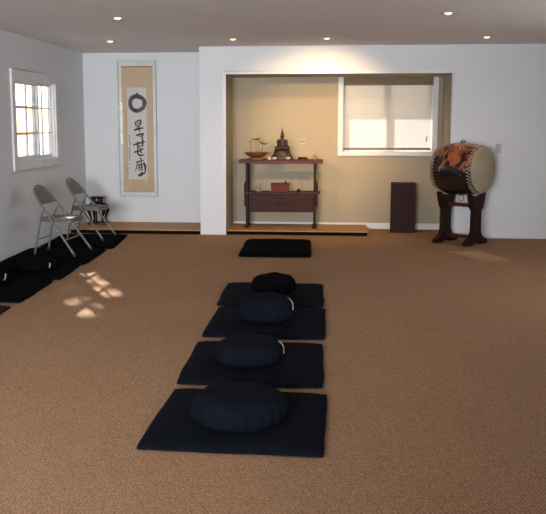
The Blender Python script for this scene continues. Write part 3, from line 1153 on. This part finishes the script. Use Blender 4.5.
for k in (-1, 1):
    d = MB().box(k * 0.208 - 0.203, k * 0.208 + 0.203, -0.134, -0.1255, SH - 0.255, SH - 0.03).build('drawer', M['cabinet_wood'], tb, bevel=0.002)
    MB().lathe([(0.004, 0), (0.004, 0.010), (0.009, 0.014), (0.009, 0.020), (0.004, 0.023)], n=12).build('knob', M['blackmetal'], d, smooth=True).location = (k * 0.03, -0.134, SH - 0.14)
    d.children[0].rotation_euler = (PI / 2, 0, 0)
TT = 0.061 + TZ + 0.001
ST = 0.061 + SH + 0.001

# bowl with lotus stems
ax = 10.78


def px_x(px, y=10.8):
    return (px - 325) * y / 815.0


pot = thing('lotus_bowl', 'wide brown clay bowl on the left end of the altar, with green lotus stems', 'bowl', (px_x(256.6), ax, TT))
MB().lathe([(0.095, 0), (0.112, 0.004), (0.108, 0.020), (0.06, 0.026)], n=32).build('saucer', M['terracotta'], pot, smooth=True)
MB().lathe([(0.05, 0.026), (0.07, 0.030), (0.115, 0.050), (0.150, 0.078), (0.163, 0.094), (0.158, 0.097), (0.142, 0.080), (0.10, 0.062), (0.0, 0.060)], n=40).build('bowl_body', M['terracotta'], pot, smooth=True, angle=60)
lotus = [(-0.077, 0.0, 0.235, 0.020, 0.0), (-0.002, 0.01, 0.270, 0.055, 0.0), (0.088, -0.01, 0.215, 0.055, -0.25), (0.035, 0.02, 0.330, 0.004, 0.0)]
for lx, ly, lz, lr, tilt in lotus:
    s = MB().tube([(lx * 0.85, ly, 0.058), (lx * 0.9, ly, lz * 0.5), (lx, ly, lz)], 0.0035, 8).build('stem', M['stem'], pot, smooth=True)
    if lr > 0.01:
        b = MB()
        nL = 28
        vs = []
        fs = []
        for i, (rr, dz) in enumerate(((0.004, -0.016), (0.5, -0.012), (1.0, 0.006), (0.97, 0.012), (0.5, 0.003), (0.05, 0.0))):
            for k in range(nL):
                a = 2 * PI * k / nL
                q = lr * rr * (1 + 0.10 * math.sin(5 * a) * rr)
                if i == 0:
                    q = 0.004
                x = q * math.cos(a)
                vs.append((lx + x, ly + q * math.sin(a), lz + dz + tilt * x + 0.004 * math.sin(4 * a) * rr))
        for i in range(5):
            for k in range(nL):
                fs.append((i * nL + k, i * nL + (k + 1) % nL, (i + 1) * nL + (k + 1) % nL, (i + 1) * nL + k))
        fs.append(tuple(range(nL)))
        fs.append(tuple(5 * nL + k for k in range(nL)))
        b.add(vs, fs).build('lotus_leaf', M['green'], s, smooth=True)
for lx, ly, lz in ((-0.065, 0.03, 0.11), (-0.04, -0.03, 0.10), (0.015, -0.02, 0.12), (0.055, 0.03, 0.15)):
    MB().tube([(lx, ly, 0.058), (lx + 0.004, ly, lz)], [0.004, 0.003], 8).build('stem', M['stem'], pot, smooth=True)
for lz, sgn in ((0.16, -1), (0.19, 1), (0.125, 1)):
    MB().ball((-0.075 + sgn * 0.010, 0, lz), (0.012, 0.006, 0.008), 10, 6).build('lotus_bud', M['green'], pot, smooth=True)

# seated Buddha statue
bu = thing('buddha_statue', 'dark bronze seated Buddha statue with a pointed crown, on a stepped pedestal', 'statue', (px_x(282.3), 10.86, TT))


ped = MB()


def oval(prof, b, n=36, petals=0):
    vs = []
    fs = []
    for i, (rx, z) in enumerate(prof):
        for k in range(n):
            a = 2 * PI * k / n
            q = 1 + (0.035 * abs(math.sin(petals * a / 2)) if petals else 0)
            vs.append((rx * q * math.cos(a), rx * 0.62 * q * math.sin(a), z))
    m2 = len(prof)
    for i in range(m2 - 1):
        for k in range(n):
            fs.append((i * n + k, i * n + (k + 1) % n, (i + 1) * n + (k + 1) % n, (i + 1) * n + k))
    fs.append(tuple(range(n - 1, -1, -1)))
    fs.append(tuple((m2 - 1) * n + k for k in range(n)))
    b.add(vs, fs)


oval([(0.142, 0), (0.142, 0.022), (0.136, 0.028), (0.132, 0.050), (0.124, 0.056), (0.118, 0.075), (0.105, 0.082), (0.100, 0.098), (0.104, 0.112), (0.108, 0.122), (0.09, 0.127)], ped, 48, 14)
ped.build('pedestal', M['bronze'], bu, smooth=True, angle=35)
gd = MB()
for k in range(7):
    a = -PI / 2 + (k - 3) * 0.27
    gd.ball((0.118 * math.cos(a), 0.118 * 0.62 * math.sin(a) - 0.006, 0.068 + 0.012 * math.sin(k * 1.9)), (0.011, 0.006, 0.007), 8, 5)
gd.build('gilt_ornament', M['gold'], bu, smooth=True)['label'] = 'worn gilt relief across the pedestal front'
fig = MB()
fig.ball((0, 0.0, 0.150), (0.085, 0.050, 0.026), 20, 12)        # lap
for s in (-1, 1):
    fig.tube([(s * 0.03, 0.015, 0.150), (s * 0.085, -0.012, 0.152), (s * 0.075, -0.034, 0.150), (s * 0.01, -0.046, 0.146)], [0.03, 0.026, 0.022, 0.017], 12)   # folded leg
    fig.tube([(s * 0.045, 0.004, 0.262), (s * 0.062, 0.002, 0.235), (s * 0.060, -0.010, 0.195), (s * 0.025, -0.038, 0.175), (s * 0.004, -0.044, 0.174)], [0.017, 0.016, 0.014, 0.011, 0.009], 12)  # arm
fig.ball((0, 0.006, 0.180), (0.046, 0.034, 0.035), 18, 12)
fig.ball((0, 0.006, 0.222), (0.045, 0.030, 0.042), 18, 12)
fig.ball((0, 0.006, 0.253), (0.052, 0.026, 0.020), 18, 12)
fig.tube([(0, 0.004, 0.26), (0, 0.002, 0.29)], 0.014, 12)
fig.ball((0, 0.0, 0.306), (0.024, 0.026, 0.031), 18, 12)
fig.ball((0, -0.025, 0.303), (0.004, 0.006, 0.007), 8, 6)       # nose
for s in (-1, 1):
    fig.ball((s * 0.0245, 0.002, 0.300), (0.004, 0.006, 0.014), 8, 6)   # long ears
fig.ball((0, 0.003, 0.335), (0.017, 0.018, 0.014), 14, 8)
fg = fig.build('seated_figure', M['bronze'], bu, smooth=True)
rm = fg.modifiers.new('remesh', 'REMESH')
rm.mode = 'VOXEL'
rm.voxel_size = 0.004
rm.use_smooth_shade = True
sm = fg.modifiers.new('smooth', 'SMOOTH')
sm.iterations = 3
MB().lathe([(0.020, 0.338), (0.021, 0.346), (0.015, 0.352), (0.016, 0.358), (0.010, 0.366), (0.011, 0.372), (0.006, 0.384), (0.005, 0.400), (0.0015, 0.430)], n=20).build('pointed_crown', M['bronze'], bu, smooth=True)


def cup(name, label, cat, x, y, z, prof, m, group=None, n=24, fill=None):
    o = MB().lathe(prof, n=n).build(name, m, smooth=True, angle=50)
    o.location = (x, y, z)
    return tag(o, label, cat, group)


CP = [(0.020, 0), (0.026, 0.004), (0.036, 0.020), (0.038, 0.036), (0.035, 0.036), (0.031, 0.018), (0.0, 0.010)]
cup('offering_bowl', 'small pinkish white bowl left of the Buddha pedestal', 'bowl', px_x(275.3), 10.705, TT, CP, M['porcelain'], 'pinkish offering bowls')
cup('offering_bowl', 'small pinkish white bowl right of the Buddha pedestal', 'bowl', px_x(288.8), 10.705, TT, CP, M['porcelain'], 'pinkish offering bowls')
DC = [(0.016, 0), (0.020, 0.003), (0.030, 0.016), (0.032, 0.036), (0.029, 0.036), (0.024, 0.016), (0.0, 0.008)]
cup('offering_cup', 'left one of the two small dark red cups on the altar', 'cup', px_x(301.0), 10.72, TT, DC, M['dark_red_cup'], 'dark red cups')
cup('offering_cup', 'right one of the two small dark red cups on the altar', 'cup', px_x(305.6), 10.72, TT, DC, M['dark_red_cup'], 'dark red cups')
v_ = thing('votive_candle', 'small cream votive candle between the lotus bowl and the Buddha', 'candle', (px_x(270.2), 10.74, TT))
MB().lathe([(0.018, 0), (0.021, 0.004), (0.021, 0.034), (0.018, 0.036)], n=20).build('wax', M['cream_wax'], v_, smooth=True)
MB().tube([(0, 0, 0.036), (0.001, 0, 0.044)], 0.001, 6).build('wick', M['slot'], v_)
jr = thing('lidded_jar', 'small pinkish brown lidded jar at the right end of the altar', 'jar', (px_x(315.2), 10.76, TT))
MB().lathe([(0.024, 0), (0.034, 0.006), (0.038, 0.022), (0.032, 0.044), (0.024, 0.050), (0.022, 0.051)], n=24).build('jar_body', M['pink_jar'], jr, smooth=True)
MB().lathe([(0.026, 0.0515), (0.027, 0.056), (0.012, 0.064), (0.006, 0.068), (0.009, 0.074), (0.003, 0.080)], n=24).build('lid', M['pink_jar'], jr, smooth=True)

# things on the lower shelf
gl = thing('glass_tumbler', 'clear glass tumbler on the left of the lower altar shelf', 'glass', (px_x(258.6), 10.74, ST))
MB().lathe([(0.026, 0), (0.030, 0.003), (0.034, 0.088), (0.031, 0.088), (0.027, 0.008), (0.0, 0.006)], n=28).build('glass_wall', M['acrylic'], gl, smooth=True)
MB().lathe([(0.024, 0.009), (0.0265, 0.022), (0.0, 0.0225)], n=24).build('candle_stub', M['cream_wax'], gl, smooth=True)
rb = thing('wooden_box', 'brick red rectangular box in the middle of the lower altar shelf', 'box', (px_x(280.8), 10.78, ST))
MB().prism([(-0.112, 0), (0.112, 0), (0.120, 0.098), (-0.120, 0.098)], -0.07, 0.07).build('box_body', M['redbox'], rb, bevel=0.003)
MB().box(-0.124, 0.124, -0.074, 0.074, 0.0985, 0.112).build('box_lid', M['redbox'], rb, bevel=0.004)
cup('incense_cup', 'tiny dark incense cup on top of the red box', 'cup', px_x(286.3), 10.77, ST + 0.113,
    [(0.012, 0), (0.014, 0.004), (0.007, 0.010), (0.013, 0.018), (0.015, 0.028), (0.011, 0.028), (0.0, 0.022)], M['blackmetal'])
cup('small_dish', 'small flat dark dish beside the glass tumbler', 'dish', px_x(266.5), 10.72, ST,
    [(0.030, 0), (0.046, 0.006), (0.048, 0.012), (0.044, 0.012), (0.0, 0.005)], M['dark_red_cup'])
bell = thing('hand_bell', 'small dark bell on a cushion on the right of the lower altar shelf', 'bell', (px_x(299.5), 10.75, ST))
MB().lathe([(0.030, 0), (0.036, 0.006), (0.030, 0.013)], n=20).build('bell_cushion', M['black_cloth'], bell, smooth=True)
MB().lathe([(0.012, 0.0135), (0.022, 0.018), (0.026, 0.036), (0.023, 0.036), (0.0, 0.020)], n=24).build('bell_body', M['bronze'], bell, smooth=True)
stk = MB().tube([(-0.05, 0, 0.008), (0.03, 0, 0.008), (0.05, 0, 0.009)], [0.003, 0.004, 0.008], 8).build('bell_striker', M['darkwood'], smooth=True)
stk.location = (px_x(308.5), 10.72, ST + 0.0005)
stk.rotation_euler = (0, 0, 0.2)
tag(stk, 'short dark wooden striker lying right of the small bell', 'striker')

# ------------------------------------------------------------------ switch plates
pl = thing('switch_plate', 'ivory wall plate with two dark toggles, above the altar cups', 'switch', (px_x(303.0, 11.15), YB - 0.0105, 1.195))
MB().box(-0.034, 0.034, -0.006, 0, -0.034, 0.034).build('plate', M['plate'], pl, bevel=0.003)
for s in (-1, 1):
    MB().box(s * 0.018 - 0.007, s * 0.018 + 0.007, -0.013, -0.0065, -0.018, 0.018).build('toggle', M['slot'], pl, bevel=0.002)
pl = thing('switch_plate', 'light grey wall plate to the right of the drum', 'switch', (2.155, YA - 0.0005, 1.13))
MB().box(-0.035, 0.035, -0.006, 0, -0.057, 0.057).build('plate', M['plate_grey'], pl, bevel=0.003)
MB().box(-0.012, 0.012, -0.010, -0.0065, -0.03, 0.03).build('rocker', M['plate_grey'], pl, bevel=0.002)
pl = thing('power_outlet', 'light grey wall outlet low down behind the drum stand', 'outlet', (1.985, YA - 0.0005, 0.42))
MB().box(-0.035, 0.035, -0.006, 0, -0.057, 0.057).build('plate', M['plate_grey'], pl, bevel=0.003)
for s in (-1, 1):
    MB().box(-0.014, 0.014, -0.009, -0.0065, s * 0.026 - 0.014, s * 0.026 + 0.014).build('socket', M['plate_grey'], pl, bevel=0.002)

# ------------------------------------------------------------------ speaker cabinet
sp = thing('floor_speaker', 'dark maroon floor-standing speaker against the cream wall under the window', 'speaker', (1.045, 10.90, 0.001), -0.06)
MB().box(-0.158, 0.158, -0.12, 0.13, 0, 0.655).build('cabinet', M['speaker'], sp, bevel=0.005)
MB().box(-0.146, 0.146, -0.132, -0.1205, 0.03, 0.64).build('grille', M['grille'], sp, bevel=0.005)
MB().lathe([(0.012, 0), (0.012, 0.003), (0.008, 0.004)], n=14).build('badge', M['slot'], sp).location = (0.02, -0.1365, 0.36)
sp.children[-1].rotation_euler = (PI / 2, 0, 0)

# ------------------------------------------------------------------ the big drum and its stand
AA = math.radians(-40)                                           # drum axis on the floor plan
DC_ = Vector((1.645, 9.925, 0))
ux = Vector((math.cos(AA), math.sin(AA), 0))
ds = thing('drum_stand', 'dark brown wooden trestle stand with red rails, carrying the drum', 'stand', (DC_.x, DC_.y, 0.001), AA)
ZC = 0.895
RB = 0.318
sep = 0.205


def half_outline():
    """right half (y>0) of an upright seen along the drum's axis, from the foot to the cradle"""
    p = [(0.235, 0.0), (0.240, 0.035), (0.200, 0.062), (0.150, 0.080), (0.112, 0.105), (0.082, 0.150), (0.078, 0.17), (0.076, 0.20),
         (0.076, 0.40), (0.086, 0.42), (0.112, 0.44), (0.128, 0.48), (0.150, 0.54), (0.162, 0.58), (0.166, 0.61)]
    return p


for s in (-1, 1):
    hp = half_outline()
    rr = RB + 0.003
    zc = ZC - 0.001
    y_end = 0.175
    arc = []
    a_end = math.asin(y_end / rr)
    for k in range(9):
        a = a_end * (1 - k / 8)
        arc.append((rr * math.sin(a), zc - rr * math.cos(a)))
    right = hp + [(y_end, arc[0][1] + 0.0)] + arc[1:]
    outl = right + [(-a_, b_) for a_, b_ in reversed(right[:-1])]
    # lift the middle of the foot a little: small arch
    outl = outl + [(-0.09, 0.0), (-0.06, 0.022), (0.06, 0.022), (0.09, 0.0)]
    MB().prism(outl, s * sep - 0.033, s * sep + 0.033, 'yz').build('upright', M['darkwood'], ds, bevel=0.006)
for zz in (0.465, 0.085):
    MB().box(-sep + 0.033, sep - 0.033, -0.022, 0.022, zz - 0.022, zz + 0.022).build('rail', M['redwood'], ds, bevel=0.004)['label'] = 'dark red cross rail'

dr = thing('barrel_drum', 'large barrel drum in black lacquer with painted orange and gold swirls, tan hide heads', 'drum', (DC_.x, DC_.y, ZC), AA)
HL, RH = 0.285, 0.262
prof = []
for i in range(25):
    x = -HL + 2 * HL * i / 24
    prof.append((RH + (RB - RH) * (1 - (x / HL) ** 2) ** 0.9, x))
MB().lathe(prof, n=64, axis='x').build('barrel', M['drum_paint'], dr, smooth=True)
for s in (-1, 1):
    hd = MB().lathe(sorted([(RH - 0.006, s * (HL + 0.010)), (RH + 0.008, s * (HL + 0.004)), (RH + 0.010, s * (HL - 0.012)), (RH + 0.004, s * (HL - 0.020))], key=lambda q: q[1]), n=64, axis='x')
    hd.build('drum_head', M['skin'], dr, smooth=True, angle=35)['label'] = 'tan hide drum head'
    zz_ = MB()
    nT = 44
    for row, xo in enumerate((0.030, 0.058)):
        rad = RH + (RB - RH) * (1 - ((HL - xo) / HL) ** 2) ** 0.9
        for k in range(nT):
            a = 2 * PI * (k + 0.5 * row) / nT
            zz_.ball((s * (HL - xo), (rad + 0.002) * math.cos(a), (rad + 0.002) * math.sin(a)), (0.0095, 0.0095, 0.0095), 8, 5)
    zz_.build('tack_rows', M['skin'], dr, smooth=True)['label'] = 'two rows of pale tacks'
    # zigzag hide hem between the tacks
    vs = []
    fs = []
    for k in range(nT * 2):
        a = 2 * PI * k / (nT * 2)
        xo = 0.052 if k % 2 else 0.024
        for ex in (-0.005, 0.005):
            xq = xo + ex
            rad = RH + (RB - RH) * (1 - ((HL - xq) / HL) ** 2) ** 0.9 + 0.003
            vs.append((s * (HL - xq), rad * math.cos(a), rad * math.sin(a)))
    for k in range(nT * 2):
        j_ = (k + 1) % (nT * 2)
        fs.append((2 * k, 2 * k + 1, 2 * j_ + 1, 2 * j_))
    z2 = MB().add(vs, fs).build('zigzag_hem', M['tack'], dr)
    sd_ = z2.modifiers.new('solid', 'SOLIDIFY')
    sd_.thickness = 0.003
MB().tube([(0.0 + 0.034 * math.cos(2 * PI * k / 24), -0.0, -RB - 0.034 + 0.034 * math.sin(2 * PI * k / 24)) for k in range(24)], 0.004, 8, closed=True).build('ring_handle', M['blackmetal'], dr, smooth=True)['label'] = 'black iron ring under the barrel'
MB().box(-0.03, 0.03, -0.014, 0.014, RB - 0.006, RB + 0.008).build('ring_mount', M['blackmetal'], dr, bevel=0.003)
MB().tube([(0.030 * math.cos(PI * k / 12), 0.0, RB + 0.006 + 0.022 * math.sin(PI * k / 12)) for k in range(13)], 0.004, 8).build('top_ring', M['blackmetal'], dr, smooth=True)

# ------------------------------------------------------------------ tree outside that dapples the sun on the carpet
rnd = random.Random(11)
D = SUN_TO
A0 = Vector((XL, 9.25, 1.47))
dist = 5.5
C0 = A0 + D * dist
# patches of carpet the sun reaches through gaps in the crown
gaps = [(-2.29, 7.57, 0.05), (-2.19, 7.42, 0.03), (-2.09, 7.22, 0.055), (-1.99, 7.08, 0.035), (-1.93, 6.90, 0.06), (-1.83, 6.70, 0.085), (-1.78, 6.58, 0.05), (-1.98, 6.80, 0.02),
        (-2.03, 6.29, 0.065), (-1.95, 6.44, 0.015), (-1.80, 6.15, 0.035), (-1.79, 5.88, 0.06), (-1.88, 5.98, 0.01), (-2.22, 6.85, 0.02)]
e1 = D.cross(Vector((0, 0, 1))).normalized()
e2 = e1.cross(D).normalized()
vs = []
fs = []
cnt = 0
while cnt < 11000:
    u, v, w_ = rnd.uniform(-1.15, 1.15), rnd.uniform(-0.95, 0.95), rnd.uniform(-1.0, 1.0)
    if (u / 1.2) ** 2 + (v / 1.0) ** 2 + w_ * w_ > 1:
        continue
    p = C0 + e1 * u + e2 * v + D * w_
    t = p.z / D.z
    fx_, fy_ = p.x - D.x * t, p.y - D.y * t
    cnt += 1
    bad = False
    for gx, gy, gr in gaps:
        if math.hypot(fx_ - gx, (fy_ - gy) * 0.75) < gr + 0.055:
            bad = True
            break
    if bad and rnd.random() > 0.045:
        continue
    s_ = rnd.uniform(0.05, 0.075)
    a = Vector((rnd.gauss(0, 1), rnd.gauss(0, 1), rnd.gauss(0, 1))).normalized()
    b = a.cross(Vector((rnd.gauss(0, 1), rnd.gauss(0, 1), rnd.gauss(0, 1)))).normalized()
    k = len(vs)
    vs += [p - a * s_, p + b * s_ * 0.55, p + a * s_, p - b * s_ * 0.55]
    fs.append((k, k + 1, k + 2, k + 3))
base = Vector((C0.x, C0.y, -0.13))
tr = thing('garden_tree', 'leafy green tree standing outside beyond the left window', 'tree', base)
crown_me = MB()
crown_me.v = [tuple(v - base) for v in vs]
crown_me.f = fs
me = bpy.data.meshes.new('foliage')
me.from_pydata(crown_me.v, [], crown_me.f)
me.materials.append(M['tree_leaf'])
fo = bpy.data.objects.new('foliage', me)
COL.objects.link(fo)
fo.parent = tr
fo['kind'] = 'stuff'
hC = C0.z + 0.13
MB().tube([(0, 0, 0), (0.06, 0.05, hC * 0.4), (0.0, 0.02, hC * 0.75), (0, 0, hC - 0.3)], [0.13, 0.10, 0.07, 0.03], 10).build('trunk', M['bark'], tr, smooth=True)
